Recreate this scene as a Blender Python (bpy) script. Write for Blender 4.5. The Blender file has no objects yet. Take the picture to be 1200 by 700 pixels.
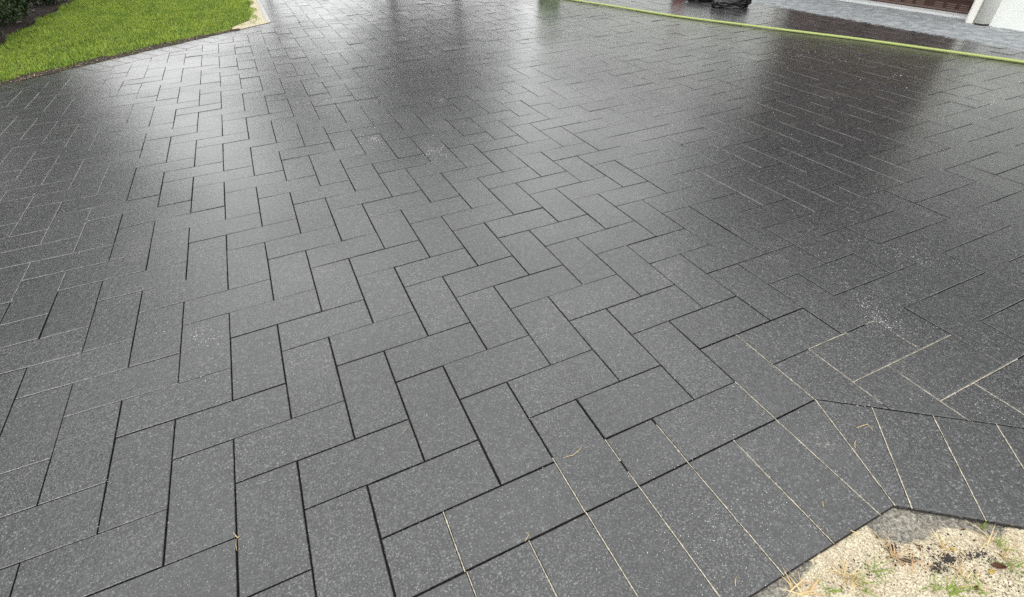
import bpy, bmesh, math, random
import numpy as np
from mathutils import Vector, noise
C = bpy.context.scene.collection
S = 0.2                       # metres per paver module (a paver is 1 x 2 modules)
rnd = random.Random(7)
nr = np.random.default_rng(11)

# ------------------------------------------------------------------ camera
F = 587.78; CX, CY = 600.0, 350.0
CAM = np.array([-4.5344, 8.2371, -7.5467])          # modules: u right, w towards the viewer, d down
R = np.array([[0.90498335, 0.42427941, 0.031498], [-0.28848024, 0.55753649, 0.77841648], [0.3127048, -0.7135405, 0.62695746]])
cam_data = bpy.data.cameras.new('camera')
cam = bpy.data.objects.new('camera', cam_data); C.objects.link(cam)
cam_data.sensor_width = 36; cam_data.sensor_fit = 'HORIZONTAL'
cam_data.lens = F / 1200 * 36
cam_data.clip_start = 0.05; cam_data.clip_end = 2000
from mathutils import Matrix
def cv(r): return Vector((r[0], -r[1], -r[2]))
bx_, by_, bz_ = cv(R[0]), -cv(R[1]), -cv(R[2])
M4 = Matrix((bx_, by_, bz_)).transposed().to_4x4()
M4.translation = Vector((CAM[0]*S, -CAM[1]*S, -CAM[2]*S))
cam.matrix_world = M4
bpy.context.scene.camera = cam

# ------------------------------------------------------------------ sky, sun, exposure
SUN_EL, SUN_ROT = math.radians(50), math.radians(-125)
world = bpy.data.worlds.new('World'); bpy.context.scene.world = world
world.use_nodes = True
wt = world.node_tree; wt.nodes.clear()
wo = wt.nodes.new('ShaderNodeOutputWorld'); bg = wt.nodes.new('ShaderNodeBackground')
sky = wt.nodes.new('ShaderNodeTexSky'); sky.sky_type = 'NISHITA'; sky.sun_disc = False
sky.sun_elevation = SUN_EL; sky.sun_rotation = SUN_ROT; sky.dust_density = 4.0; sky.air_density = 1.0
hs = wt.nodes.new('ShaderNodeHueSaturation'); hs.inputs['Saturation'].default_value = 0.07
hs.inputs['Value'].default_value = 1.0
mx = wt.nodes.new('ShaderNodeMix'); mx.data_type = 'RGBA'; mx.inputs[0].default_value = 0.55
mx.inputs[7].default_value = (18.3, 18.4, 18.4, 1)      # even cloud deck over the clear-sky gradient
wt.links.new(sky.outputs[0], hs.inputs['Color']); wt.links.new(hs.outputs[0], mx.inputs[6])
wt.links.new(mx.outputs[2], bg.inputs[0]); bg.inputs[1].default_value = 0.15
wt.links.new(bg.outputs[0], wo.inputs[0])
sl = bpy.data.lights.new('sun', 'SUN'); sl.energy = 0.6; sl.angle = math.radians(20); sl.color = (1.0, 0.97, 0.92)
sun = bpy.data.objects.new('sun', sl); C.objects.link(sun)
sd = Vector((math.sin(SUN_ROT)*math.cos(SUN_EL), math.cos(SUN_ROT)*math.cos(SUN_EL), math.sin(SUN_EL)))
sun.rotation_euler = sd.to_track_quat('Z', 'Y').to_euler()
bpy.context.scene.cycles.use_denoising = False      # keeps the fine wet grain
vs = bpy.context.scene.view_settings
bpy.context.scene.display_settings.display_device = 'sRGB'
vs.view_transform = 'Standard'; vs.look = 'None'; vs.gamma = 1.0; vs.exposure = 0.0; vs.use_curve_mapping = False

# ------------------------------------------------------------------ helpers
def gp(x, y, h=0.0):
    """ground point (modules u, w) seen at photo pixel x, y, on a plane h modules above the paving"""
    d = R.T @ np.array([(x-CX)/F, (y-CY)/F, 1.0]); s = (-h - CAM[2]) / d[2]
    q = CAM + s*d; return float(q[0]), float(q[1])
def px(u, w, h=0.0):
    q = R @ (np.array([u, w, -h]) - CAM); return CX + F*q[0]/q[2], CY + F*q[1]/q[2], q[2]
def P3(u, w, z=0.0): return (u*S, -w*S, z)          # modules -> metres (z already metres)
def tag(o, label=None, cat=None, group=None, kind=None):
    if label: o['label'] = label
    if cat: o['category'] = cat
    if group: o['group'] = group
    if kind: o['kind'] = kind
    return o
def empty(name, loc=(0, 0, 0)):
    o = bpy.data.objects.new(name, None); o.location = loc; o.empty_display_size = 0.1; C.objects.link(o); return o
def mk(name, verts, faces, mat, parent=None, smooth=False, loc=None):
    me = bpy.data.meshes.new(name); me.from_pydata([tuple(v) for v in verts], [], faces); me.update()
    o = bpy.data.objects.new(name, me); C.objects.link(o)
    if mat: me.materials.append(mat)
    if smooth: me.polygons.foreach_set('use_smooth', [True]*len(me.polygons))
    if parent: o.parent = parent
    if loc: o.location = loc
    return o
def big(name, V, Fc, mat, parent=None, smooth=False):
    """fast mesh from numpy: V (n,3), Fc (m,k) all faces with k corners"""
    me = bpy.data.meshes.new(name); n, (m, k) = len(V), Fc.shape
    me.vertices.add(n); me.vertices.foreach_set('co', V.astype(np.float32).ravel())
    me.loops.add(m*k); me.loops.foreach_set('vertex_index', Fc.astype(np.int32).ravel())
    me.polygons.add(m); me.polygons.foreach_set('loop_start', np.arange(0, m*k, k, dtype=np.int32))
    me.polygons.foreach_set('loop_total', np.full(m, k, dtype=np.int32))
    me.update(calc_edges=True); me.validate()
    if smooth: me.polygons.foreach_set('use_smooth', np.ones(m, dtype=bool))
    o = bpy.data.objects.new(name, me); C.objects.link(o); me.materials.append(mat)
    if parent: o.parent = parent
    return o
class MB:
    def __init__(s): s.v = []; s.f = []
    def box(s, x0, x1, y0, y1, z0, z1):
        x0, x1 = sorted((x0, x1)); y0, y1 = sorted((y0, y1)); z0, z1 = sorted((z0, z1))
        b = len(s.v)
        s.v += [(x0,y0,z0),(x1,y0,z0),(x1,y1,z0),(x0,y1,z0),(x0,y0,z1),(x1,y0,z1),(x1,y1,z1),(x0,y1,z1)]
        s.f += [[b+i for i in q] for q in ((0,3,2,1),(4,5,6,7),(0,1,5,4),(1,2,6,5),(2,3,7,6),(3,0,4,7))]
        return s
    def tube(s, pts, rad, seg=10, cap=True):
        pts = [Vector(p) for p in pts]; b0 = len(s.v); n = len(pts)
        rad = rad if hasattr(rad, '__len__') else [rad]*n
        for i, p in enumerate(pts):
            t = (pts[min(i+1, n-1)] - pts[max(i-1, 0)]).normalized()
            up = Vector((0, 0, 1)) if abs(t.z) < .9 else Vector((1, 0, 0))
            a = t.cross(up).normalized(); c = a.cross(t)
            for k in range(seg):
                th = 2*math.pi*k/seg; s.v.append(tuple(p + (a*math.cos(th) + c*math.sin(th))*rad[i]))
        for i in range(n-1):
            for k in range(seg):
                k2 = (k+1) % seg; s.f.append([b0+i*seg+k, b0+i*seg+k2, b0+(i+1)*seg+k2, b0+(i+1)*seg+k])
        if cap:
            s.f.append([b0+k for k in range(seg)][::-1]); s.f.append([b0+(n-1)*seg+k for k in range(seg)])
        return s
    def build(s, name, mat, parent=None, smooth=False, bevel=0):
        o = mk(name, s.v, s.f, mat, parent, smooth)
        if bevel:
            m = o.modifiers.new('bevel', 'BEVEL'); m.width = bevel; m.segments = 2; m.limit_method = 'ANGLE'
        return o

# ------------------------------------------------------------------ materials
class NT:
    def __init__(s, name):
        s.m = bpy.data.materials.new(name); s.m.use_nodes = True; s.t = s.m.node_tree; s.t.nodes.clear()
        s.out = s.n('ShaderNodeOutputMaterial'); s.b = s.n('ShaderNodeBsdfPrincipled')
        s.l(s.b.outputs[0], s.out.inputs['Surface'])
    def n(s, k, **kw):
        x = s.t.nodes.new(k)
        for a, v in kw.items(): setattr(x, a, v)
        return x
    def l(s, a, b): s.t.links.new(a, b)
    def pos(s):
        if not hasattr(s, '_p'): s._p = s.n('ShaderNodeNewGeometry').outputs['Position']
        return s._p
    def noise(s, scale, detail=3, rough=.55, vec=None, w=None):
        x = s.n('ShaderNodeTexNoise'); x.inputs['Scale'].default_value = scale; x.inputs['Detail'].default_value = detail
        x.inputs['Roughness'].default_value = rough; s.l(vec or s.pos(), x.inputs['Vector']); return x.outputs['Fac']
    def voro(s, scale, out='Distance', vec=None):
        x = s.n('ShaderNodeTexVoronoi'); x.inputs['Scale'].default_value = scale; s.l(vec or s.pos(), x.inputs['Vector']); return x.outputs[out]
    def ramp(s, fac, *stops):
        x = s.n('ShaderNodeValToRGB'); e = x.color_ramp.elements
        while len(e) < len(stops): e.new(.5)
        for i, (p, c) in enumerate(stops):
            e[i].position = p; e[i].color = (*c, 1) if hasattr(c, '__len__') else (c, c, c, 1)
        s.l(fac, x.inputs[0]); return x.outputs[0]
    def math(s, op, a, b=0.0, c=0.0, clamp=False):
        x = s.n('ShaderNodeMath', operation=op); x.use_clamp = clamp
        for i, v in enumerate((a, b, c)):
            if isinstance(v, (int, float)): x.inputs[i].default_value = v
            else: s.l(v, x.inputs[i])
        return x.outputs[0]
    def step(s, v, a, b, o0=0.0, o1=1.0):
        x = s.n('ShaderNodeMapRange'); x.interpolation_type = 'SMOOTHSTEP'
        s.l(v, x.inputs[0]); x.inputs[1].default_value = a; x.inputs[2].default_value = b
        x.inputs[3].default_value = o0; x.inputs[4].default_value = o1; return x.outputs[0]
    def mix(s, f, a, b, blend='MIX'):
        x = s.n('ShaderNodeMix'); x.data_type = 'RGBA'; x.blend_type = blend
        for i, v in ((0, f), (6, a), (7, b)):
            if isinstance(v, (int, float)): x.inputs[i].default_value = v if i == 0 else (v, v, v, 1)
            elif isinstance(v, tuple): x.inputs[i].default_value = (*v, 1)
            else: s.l(v, x.inputs[i])
        return x.outputs[2]
    def mixf(s, f, a, b):
        x = s.n('ShaderNodeMix'); x.data_type = 'FLOAT'
        for i, v in ((0, f), (2, a), (3, b)):
            if isinstance(v, (int, float)): x.inputs[i].default_value = v
            else: s.l(v, x.inputs[i])
        return x.outputs[0]
    def set(s, **kw):
        for k, v in kw.items():
            i = s.b.inputs[k.replace('_', ' ')]
            if isinstance(v, (int, float)): i.default_value = v
            elif isinstance(v, tuple): i.default_value = (*v, 1) if len(v) == 3 else v
            else: s.l(v, i)
        return s
    def bump(s, h, strength=.5, dist=.002, prev=None):
        x = s.n('ShaderNodeBump'); x.inputs['Strength'].default_value = strength; x.inputs['Distance'].default_value = dist
        s.l(h, x.inputs['Height'])
        if prev: s.l(prev, x.inputs['Normal'])
        return x.outputs[0]

def simple(name, col, rough=.6, var=.15, scale=30, bump=0, bscale=80, spec=.5, **kw):
    t = NT(name); n = t.noise(scale, 4)
    c = t.mix(n, tuple(max(0, x*(1-var)) for x in col), tuple(min(1, x*(1+var)) for x in col))
    t.set(Base_Color=c, Roughness=rough, **kw); t.b.inputs['Specular IOR Level'].default_value = spec
    if bump: t.set(Normal=t.bump(t.noise(bscale, 4), bump, .003))
    return t.m

def paver_material():
    t = NT('wet_charcoal_paver')
    at = t.n('ShaderNodeAttribute', attribute_name='tone').outputs['Fac']
    sep = t.n('ShaderNodeSeparateXYZ'); t.l(t.pos(), sep.inputs[0])
    # drip line of the eaves: dry beyond it
    edge = t.math('ADD', t.math('MULTIPLY', t.noise(9, 5, .7), 0.30), t.math('MULTIPLY', t.noise(34, 4, .8), 0.34))
    xx = t.math('SUBTRACT', sep.outputs[0], edge)
    dry = t.step(xx, 33.35*S - .34, 33.35*S - .30)
    blot = t.noise(1.1, 4, .6)
    g1 = t.noise(150, 4, .8)             # granite-like grain
    g2 = t.noise(62, 4, .75)
    g3 = t.noise(27, 3, .7)
    fle = t.voro(230); fcol = t.voro(230, 'Color')
    sepc = t.n('ShaderNodeSeparateColor'); t.l(fcol, sepc.inputs[0])
    base = t.ramp(g1, (.40, (.005, .005, .0055)), (.51, (.013, .0133, .014)), (.60, (.135, .136, .138)))
    base = t.mix(t.step(g2, .38, .64), t.mix(.45, base, (.022, .022, .024)), base)
    base = t.mix(t.math('MULTIPLY', at, .55), base, (.029, .0295, .031))
    fl = t.math('MULTIPLY', t.step(fle, .40, .15), t.step(sepc.outputs[0], .78, .88))
    base = t.mix(t.math('MULTIPLY', fl, .6), base, (.50, .51, .50))
    g4 = t.noise(34, 6, .85)             # coarser granular mottle plus granule highlights painted into the colour, readable farther off
    base = t.mix(t.step(g4, .50, .62), base, t.mix(.34, base, (.115, .117, .12)))
    base = t.mix(t.step(g4, .47, .38), base, t.mix(.5, base, (.018, .018, .019)))
    v2 = t.voro(85); vc2 = t.n('ShaderNodeSeparateColor'); t.l(t.voro(85, 'Color'), vc2.inputs[0])
    f2 = t.math('MULTIPLY', t.math('MULTIPLY', t.step(v2, .42, .2), t.step(vc2.outputs[1], .70, .8)), t.step(t.noise(1.7, 3), .36, .6))
    base = t.mix(t.math('MULTIPLY', f2, .34), base, (.33, .335, .33))  # pale flecks paint the glints of wet grains into the colour
    # chalky film left by the jointing sand, in loose patches
    film = t.math('MULTIPLY', t.step(t.noise(2.3, 5, .7), .56, .72), t.step(t.noise(75, 5, .85), .52, .60))
    base = t.mix(t.math('MULTIPLY', film, .5), base, (.38, .37, .33))
    dbase = t.mix(t.step(t.noise(8, 5, .7), .35, .7), (.25, .27, .285), (.46, .48, .49))
    base = t.mix(dry, base, dbase)
    wet = t.step(blot, .30, .62)
    rgh = t.math('ADD', t.mixf(wet, .55, .48), t.math('MULTIPLY', t.math('SUBTRACT', g2, .5), .25))
    rgh = t.mixf(dry, rgh, .85)
    crgh = t.math('ADD', t.math('MULTIPLY', t.noise(5, 4, .7), .12), t.math('MULTIPLY', at, .07))
    t.set(Base_Color=base, Roughness=rgh)
    t.b.inputs['Specular IOR Level'].default_value = .2
    t.set(Coat_Weight=t.math('MULTIPLY', t.math('SUBTRACT', 1.0, dry), t.mixf(wet, COAT[0], COAT[1])), Coat_Roughness=t.math('ADD', crgh, COAT[2]-.085))
    b0 = t.bump(g3, BUMP[0], .0035)
    b1 = t.bump(t.noise(95, 4, .75), BUMP[0], .003, b0)
    b2 = t.bump(g1, BUMP[1], .0016, b1)
    t.set(Normal=b2)
    cb = t.bump(t.noise(44, 5, .72), BUMP[2], .0055)
    t.set(Coat_Normal=cb); t.b.inputs['Coat IOR'].default_value = 1.75
    return t.m
COAT = (.85, 1.0, .11); BUMP = (.6, .8, .42)
M = {}
M['paver'] = paver_material()
t = NT('bedding_sand'); n = t.noise(60, 4)
t.set(Base_Color=t.mix(n, (.012, .010, .009), (.035, .028, .023)), Roughness=.9); M['bedding'] = t.m
t = NT('pale_jointing_sand'); n = t.noise(110, 4, .7)
t.set(Base_Color=t.ramp(n, (.35, (.22, .19, .14)), (.6, (.58, .53, .42))), Roughness=.9); M['joint'] = t.m
t = NT('grey_jointing_sand'); n = t.noise(60, 4, .7)
t.set(Base_Color=t.ramp(n, (.35, (.12, .12, .115)), (.65, (.42, .42, .39))), Roughness=.7); M['jointgrey'] = t.m
t = NT('coarse_pale_sand'); a = t.noise(30, 5, .7); b = t.noise(190, 4, .8); v = t.voro(120)
c = t.ramp(b, (.36, (.13, .09, .06)), (.46, (.46, .39, .26)), (.56, (.70, .64, .48)), (.66, (.82, .78, .64)))
c = t.mix(t.step(a, .45, .72), c, t.mix(.6, c, (.42, .33, .24)))
t.set(Base_Color=c, Roughness=.92, Normal=t.bump(b, .8, .004)); M['sand'] = t.m
t = NT('wet_concrete_haunch'); b = t.noise(120, 5, .75)
c = t.ramp(b, (.38, (.06, .055, .045)), (.5, (.19, .18, .15)), (.60, (.30, .28, .235)), (.68, (.66, .61, .49)))
t.set(Base_Color=c, Roughness=.6, Normal=t.bump(b, .6, .003)); M['haunch'] = t.m
t = NT('lawn_soil'); b = t.noise(25, 5, .7)
t.set(Base_Color=t.mix(b, (.03, .05, .008), (.08, .12, .02)), Roughness=.95); M['soil'] = t.m
t = NT('dark_edge_soil'); b = t.noise(50, 5, .7)
t.set(Base_Color=t.ramp(b, (.35, (.010, .007, .005)), (.6, (.03, .02, .014)), (.75, (.16, .12, .08))), Roughness=.95, Normal=t.bump(b, .8, .01)); M['dirt'] = t.m
def leafmat(name, c0, c1, tr=.25, rough=.5):
    t = NT(name); at = t.n('ShaderNodeAttribute', attribute_name='tone').outputs['Fac']
    big_ = t.noise(2.2, 3)
    c = t.mix(at, c0, c1); c = t.mix(t.step(t.noise(7, 4, .7), .48, .70), c, t.mix(.38, c, (c1[0]*.9, c1[1]*.55, c1[2]*.9))); c = t.mix(t.step(big_, .35, .65), c, t.mix(.35, c, (c1[0]*1.25, c1[1]*1.1, c1[2])))
    t.set(Base_Color=c, Roughness=rough, Subsurface_Weight=0.0)
    tl = t.n('ShaderNodeBsdfTranslucent'); t.l(c, tl.inputs[0]); ms = t.n('ShaderNodeMixShader'); ms.inputs[0].default_value = tr
    t.l(t.b.outputs[0], ms.inputs[1]); t.l(tl.outputs[0], ms.inputs[2]); t.l(ms.outputs[0], t.out.inputs['Surface'])
    return t.m
M['grass'] = leafmat('lawn_grass', (.07, .15, .008), (.38, .53, .07), .33)
M['weed'] = leafmat('weed_blade', (.10, .22, .02), (.28, .38, .06), .3)
M['straw'] = leafmat('dry_straw', (.36, .24, .10), (.75, .62, .34), .2)
M['shrubleaf'] = leafmat('dark_shrub_leaf', (.008, .02, .006), (.035, .07, .015), .15)
M['treeleaf'] = leafmat('tree_leaf', (.015, .03, .008), (.05, .08, .02), .2)
M['bark'] = simple('bark', (.09, .065, .045), .9, .4, 20, .8, 30)
M['stucco'] = simple('white_stucco', (.80, .82, .79), .85, .04, 6, .35, 90)
M['trim'] = simple('cream_painted_trim', (.82, .81, .76), .5, .04, 6)
M['door'] = simple('brown_door', (.050, .022, .016), .45, .2, 14)
M['doorlight'] = simple('brown_door_moulding', (.13, .085, .07), .45, .15, 40)
M['soffit'] = simple('dark_stained_soffit', (.035, .034, .033), .7, .2, 6)
M['upper'] = simple('grey_upper_storey', (.06, .06, .06), .8, .1, 3)
M['roof'] = simple('grey_roof_tile', (.08, .075, .07), .8, .3, 8)
M['threshold'] = simple('white_threshold', (.68, .70, .70), .7, .08, 12)
M['glass'] = simple('dark_window_glass', (.02, .025, .03), .05, .1, 3)
M['concrete'] = simple('pale_concrete', (.45, .45, .43), .85, .12, 18, .3)
M['ground'] = simple('far_ground', (.10, .11, .07), .95, .3, 2)
M['hose'] = simple('lime_hose_rubber', (.36, .43, .14), .32, .06, 40)
M['bag'] = simple('black_plastic_film', (.008, .008, .009), .22, .2, 20)
M['red'] = simple('red_plastic', (.55, .03, .04), .4, .05)
M['green'] = simple('lime_green_plastic', (.22, .45, .05), .4, .05)
M['fleck'] = simple('white_chalk_fleck', (.80, .80, .76), .8, .05)
M['grain'] = simple('pale_sand_grain', (.55, .53, .46), .8, .2)
M['mulch'] = simple('dark_bark_mulch', (.026, .017, .012), .95, .5, 30, .9, 40)
M['deadleaf'] = simple('brown_dead_leaf', (.10, .045, .02), .6, .4, 60)
M['yleaf'] = simple('yellow_leaf', (.50, .36, .05), .6, .3, 60)
M['pleaf'] = simple('pale_fallen_leaf', (.62, .55, .44), .7, .2, 60)
M['clod'] = simple('dark_wet_clod', (.035, .026, .024), .7, .7, 160, .9, 120)

# ------------------------------------------------------------------ paving geometry (modules)
GU0, GW0, GST = -24, -44, 4
GRID = [[(-0.005,-0.101),(-0.016,-0.2),(-0.03,-0.33),(-0.038,-0.453),(-0.035,-0.514),(-0.022,-0.485),(-0.007,-0.379),(0.003,-0.246),(0.005,-0.133),(0.004,-0.06),(0.002,-0.022),(0.001,-0.007)],[(0,-0.153),(-0.017,-0.3),(-0.04,-0.495),(-0.055,-0.678),(-0.05,-0.768),(-0.029,-0.719),(-0.005,-0.556),(0.009,-0.356),(0.011,-0.189),(0.008,-0.083),(0.004,-0.03),(0.001,-0.009)],[(0.017,-0.178),(-0.004,-0.346),(-0.036,-0.571),(-0.059,-0.783),(-0.054,-0.883),(-0.026,-0.816),(0.004,-0.617),(0.02,-0.381),(0.02,-0.193),(0.013,-0.079),(0.006,-0.026),(0.002,-0.007)],[(0.044,-0.152),(0.022,-0.29),(-0.016,-0.482),(-0.044,-0.664),(-0.041,-0.743),(-0.009,-0.666),(0.023,-0.474),(0.036,-0.263),(0.029,-0.11),(0.016,-0.03),(0.006,-0.002),(0.001,0.004)],[(0.071,-0.08),(0.052,-0.15),(0.012,-0.26),(-0.02,-0.37),(-0.017,-0.406),(0.013,-0.326),(0.04,-0.173),(0.044,-0.03),(0.029,0.047),(0.011,0.061),(0.001,0.044),(-0.002,0.024)],[(0.086,0),(0.071,-0.003),(0.032,-0.036),(0,-0.08),(0.001,-0.077),(0.026,0.003),(0.043,0.123),(0.034,0.207),(0.01,0.217),(-0.01,0.169),(-0.016,0.104),(-0.012,0.052)],[(0.086,0.048),(0.075,0.075),(0.039,0.075),(0.008,0.059),(0.007,0.077),(0.024,0.16),(0.027,0.274),(0,0.347),(-0.036,0.338),(-0.054,0.262),(-0.049,0.165),(-0.032,0.085)],[(0.082,0.05),(0.073,0.073),(0.038,0.071),(0.007,0.058),(0.004,0.076),(0.015,0.155),(0.001,0.274),(-0.048,0.368),(-0.1,0.383),(-0.118,0.318),(-0.098,0.212),(-0.062,0.114)],[(0.082,0.018),(0.074,0.026),(0.037,0.026),(0.002,0.025),(-0.002,0.043),(0.009,0.1),(-0.015,0.198),(-0.087,0.3),(-0.16,0.351),(-0.184,0.32),(-0.153,0.228),(-0.098,0.127)],[(0.092,-0.034),(0.085,-0.036),(0.043,-0.017),(-0.001,0.015),(-0.005,0.041),(0.013,0.059),(-0.008,0.101),(-0.09,0.181),(-0.184,0.255),(-0.222,0.264),(-0.192,0.203),(-0.128,0.116)],[(0.108,-0.094),(0.106,-0.107),(0.06,-0.07),(0.007,-0.001),(-0.002,0.04),(0.023,0.026),(0.017,0.011),(-0.056,0.054),(-0.154,0.134),(-0.209,0.175),(-0.195,0.145),(-0.14,0.082)],[(0.12,-0.147),(0.125,-0.18),(0.081,-0.144),(0.02,-0.055),(-0.003,0.009),(0.02,-0.001),(0.033,-0.036),(-0.01,-0.017),(-0.09,0.049),(-0.152,0.093),(-0.162,0.08),(-0.129,0.038)],[(0.115,-0.176),(0.126,-0.229),(0.088,-0.21),(0.021,-0.119),(-0.021,-0.028),(-0.012,0),(0.016,-0.012),(0.013,-0.004),(-0.03,0.031),(-0.083,0.05),(-0.11,0.032),(-0.102,0.002)],[(0.091,-0.166),(0.102,-0.228),(0.069,-0.226),(0.002,-0.145),(-0.054,-0.037),(-0.06,0.033),(-0.027,0.055),(0.003,0.058),(-0.001,0.056),(-0.033,0.039),(-0.063,0.008),(-0.069,-0.018)],[(0.058,-0.126),(0.064,-0.179),(0.036,-0.184),(-0.022,-0.121),(-0.077,-0.02),(-0.092,0.065),(-0.063,0.105),(-0.02,0.104),(0.001,0.077),(-0.01,0.038),(-0.031,-0.001),(-0.041,-0.022)]]
def warp(u, w):
    """real laid pavers wander a little off the perfect grid"""
    a = min(max((u-GU0)/GST, 0), len(GRID[0])-1.001); b = min(max((w-GW0)/GST, 0), len(GRID)-1.001)
    i, j = int(a), int(b); fa, fb = a-i, b-j; r = [0, 0]
    for k in (0, 1):
        r[k] = (GRID[j][i][k]*(1-fa)+GRID[j][i+1][k]*fa)*(1-fb) + (GRID[j+1][i][k]*(1-fa)+GRID[j+1][i+1][k]*fa)*fb
    return (u + r[0], w + r[1])
CN = (3.01, 4.99)                                   # inner corner of the near soldier course
ND = (0.792, 0.610)                                 # direction of its oblique arm
NN = (-ND[1], ND[0])                                # outward normal (towards the sand)
OC = (2.34, 7.0)
FD = (0.8175, -0.576)                               # far oblique edge along the lawn
FN = (-0.576, -0.8175)                              # outward (towards the lawn)
FO = (-2.98, -42.2)                                 # outer corner at the lawn
def clip(poly, a, n):
    """keep the side where (p-a).n < 0"""
    out = []
    for i in range(len(poly)):
        p, q = poly[i], poly[(i+1) % len(poly)]
        dp = (p[0]-a[0])*n[0]+(p[1]-a[1])*n[1]; dq = (q[0]-a[0])*n[0]+(q[1]-a[1])*n[1]
        if dp <= 0: out.append(p)
        if dp*dq < 0:
            t_ = dp/(dp-dq); out.append((p[0]+(q[0]-p[0])*t_, p[1]+(q[1]-p[1])*t_))
    return out
def area(p): return abs(sum(p[i][0]*p[(i+1) % len(p)][1]-p[(i+1) % len(p)][0]*p[i][1] for i in range(len(p))))/2
def inset(poly, d):
    """inset a convex polygon by d"""
    s = sum(poly[i][0]*poly[(i+1) % len(poly)][1]-poly[(i+1) % len(poly)][0]*poly[i][1] for i in range(len(poly)))
    if s < 0: poly = poly[::-1]
    out = poly
    n = len(poly)
    for i in range(n):
        p, q = poly[i], poly[(i+1) % n]; L = math.hypot(q[0]-p[0], q[1]-p[1])
        if L < 1e-6: continue
        nn = ((q[1]-p[1])/L, -(q[0]-p[0])/L)
        out = clip(out, (p[0]-nn[0]*d, p[1]-nn[1]*d), nn)
        if len(out) < 3: return []
    res = []
    for p in out:
        if not res or math.hypot(p[0]-res[-1][0], p[1]-res[-1][1]) > 1e-4: res.append(p)
    if len(res) > 1 and math.hypot(res[0][0]-res[-1][0], res[0][1]-res[-1][1]) < 1e-4: res.pop()
    return res
FIN = (FO[0]-FN[0]*2.05, FO[1]-FN[1]*2.05)          # a point on the inner line of the far oblique border
def in_view(poly, m=650):
    for u, w in poly:
        x, y, z = px(u, w)
        if z > 0 and -m < x < 1200+m and -70 < y < 700+m: return True
    return False
WALLU = 38.2
pieces = []                                         # (polygon, kind)
for i in range(-44, 44):
    for j in range(-78, 24):
        k = (i-j) % 4
        if k == 0: q = [(i, j), (i+1, j), (i+2, j), (i+2, j+1), (i+1, j+1), (i, j+1)]
        elif k == 3: q = [(i, j), (i+1, j), (i+1, j+1), (i+1, j+2), (i, j+2), (i, j+1)]
        else: continue
        q = [q[0], q[2], q[3], q[5]] if k == 0 else [q[0], q[1], q[3], q[4]]
        q = [warp(*c) for c in q]
        if not in_view(q): continue
        subs = []
        cu = sum(c[0] for c in q)/4; cw = sum(c[1] for c in q)/4
        if cw > 2:                                  # near border
            if cu < CN[0]: subs = [clip(q, (0, 4.995), (0, 1))]
            else: subs = [clip(q, CN, NN)]
        elif cw < -20 and cu < 6:
            # the drive narrows: oblique far edge left of the corner, straight edge up the drive beyond it
            cw_c = FIN[1] + (FIN[0]+0.9)*0 - 0
            L_ = clip(q, (-0.9, 0), (1, 0)); R_ = clip(q, (-0.9, 0), (-1, 0))
            if L_: L_ = clip(L_, FIN, FN)
            if L_ and R_ and len(clip(clip(q, (-0.9, 0), (1, 0)), FIN, (-FN[0], -FN[1]))) < 3: subs = [q]
            else: subs = [L_, R_]
        else: subs = [q]
        for s_ in subs:
            s_ = clip(s_, (39.35, 0), (1, 0)) if s_ else s_
            if len(s_) > 2 and area(s_) > .06: pieces.append((s_, 'field'))
# near soldier course, 1 x 2 modules on edge
for u in range(-18, 2):
    pieces.append(([(u, 5.0), (u+1, 5.0), (u+1, 7.0), (u, 7.0)], 'border'))
pieces.append(([(2, 5.0), CN, OC, (2, 7.0)], 'border'))
def nd(t, o): return (CN[0]+ND[0]*t+NN[0]*o, CN[1]+ND[1]*t+NN[1]*o)
to = (OC[0]-CN[0])*ND[0]+(OC[1]-CN[1])*ND[1]
pieces.append(([CN, nd(.96, 0), nd(.93, 2), OC], 'border'))
tt = .96
for k in range(18):
    pieces.append(([nd(tt, 0), nd(tt+.99, 0), nd(tt+.96, 2), nd(tt-.03, 2)], 'border')); tt += .99
# far soldier course along the lawn
def fd(t, o): return (FO[0]-FD[0]*t+FN[0]*o, FO[1]-FD[1]*t+FN[1]*o)
for k in range(0, 34):
    t0 = .9+k
    q = [fd(t0, 0), fd(t0+1, 0), fd(t0+1, -2.05), fd(t0, -2.05)]
    if in_view(q): pieces.append((q, 'border'))
pieces.append(([fd(0, 0), fd(.9, 0), fd(.9, -2.05), (-.9, -41.0)], 'border'))
for k in range(20):
    w0 = -42.2-k
    a = w0+1.2 if k == 0 else w0
    pieces.append(([(-2.98, w0), (-.9, a), (-.9, w0-1), (-2.98, w0-1)], 'border'))

drive_poly = [P3(u, w, -.013) for u, w in ((-46, 7.05), OC, nd(60, 2.0), (60, 30), (60, -90), (-2.98, -90), FO, fd(40, 0), (-46, -12))]
drive = mk('driveway', drive_poly, [list(range(len(drive_poly)))], M['bedding'])
tag(drive, 'wet charcoal block paved driveway laid in herringbone with a soldier course edge', 'driveway', kind='structure')

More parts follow.
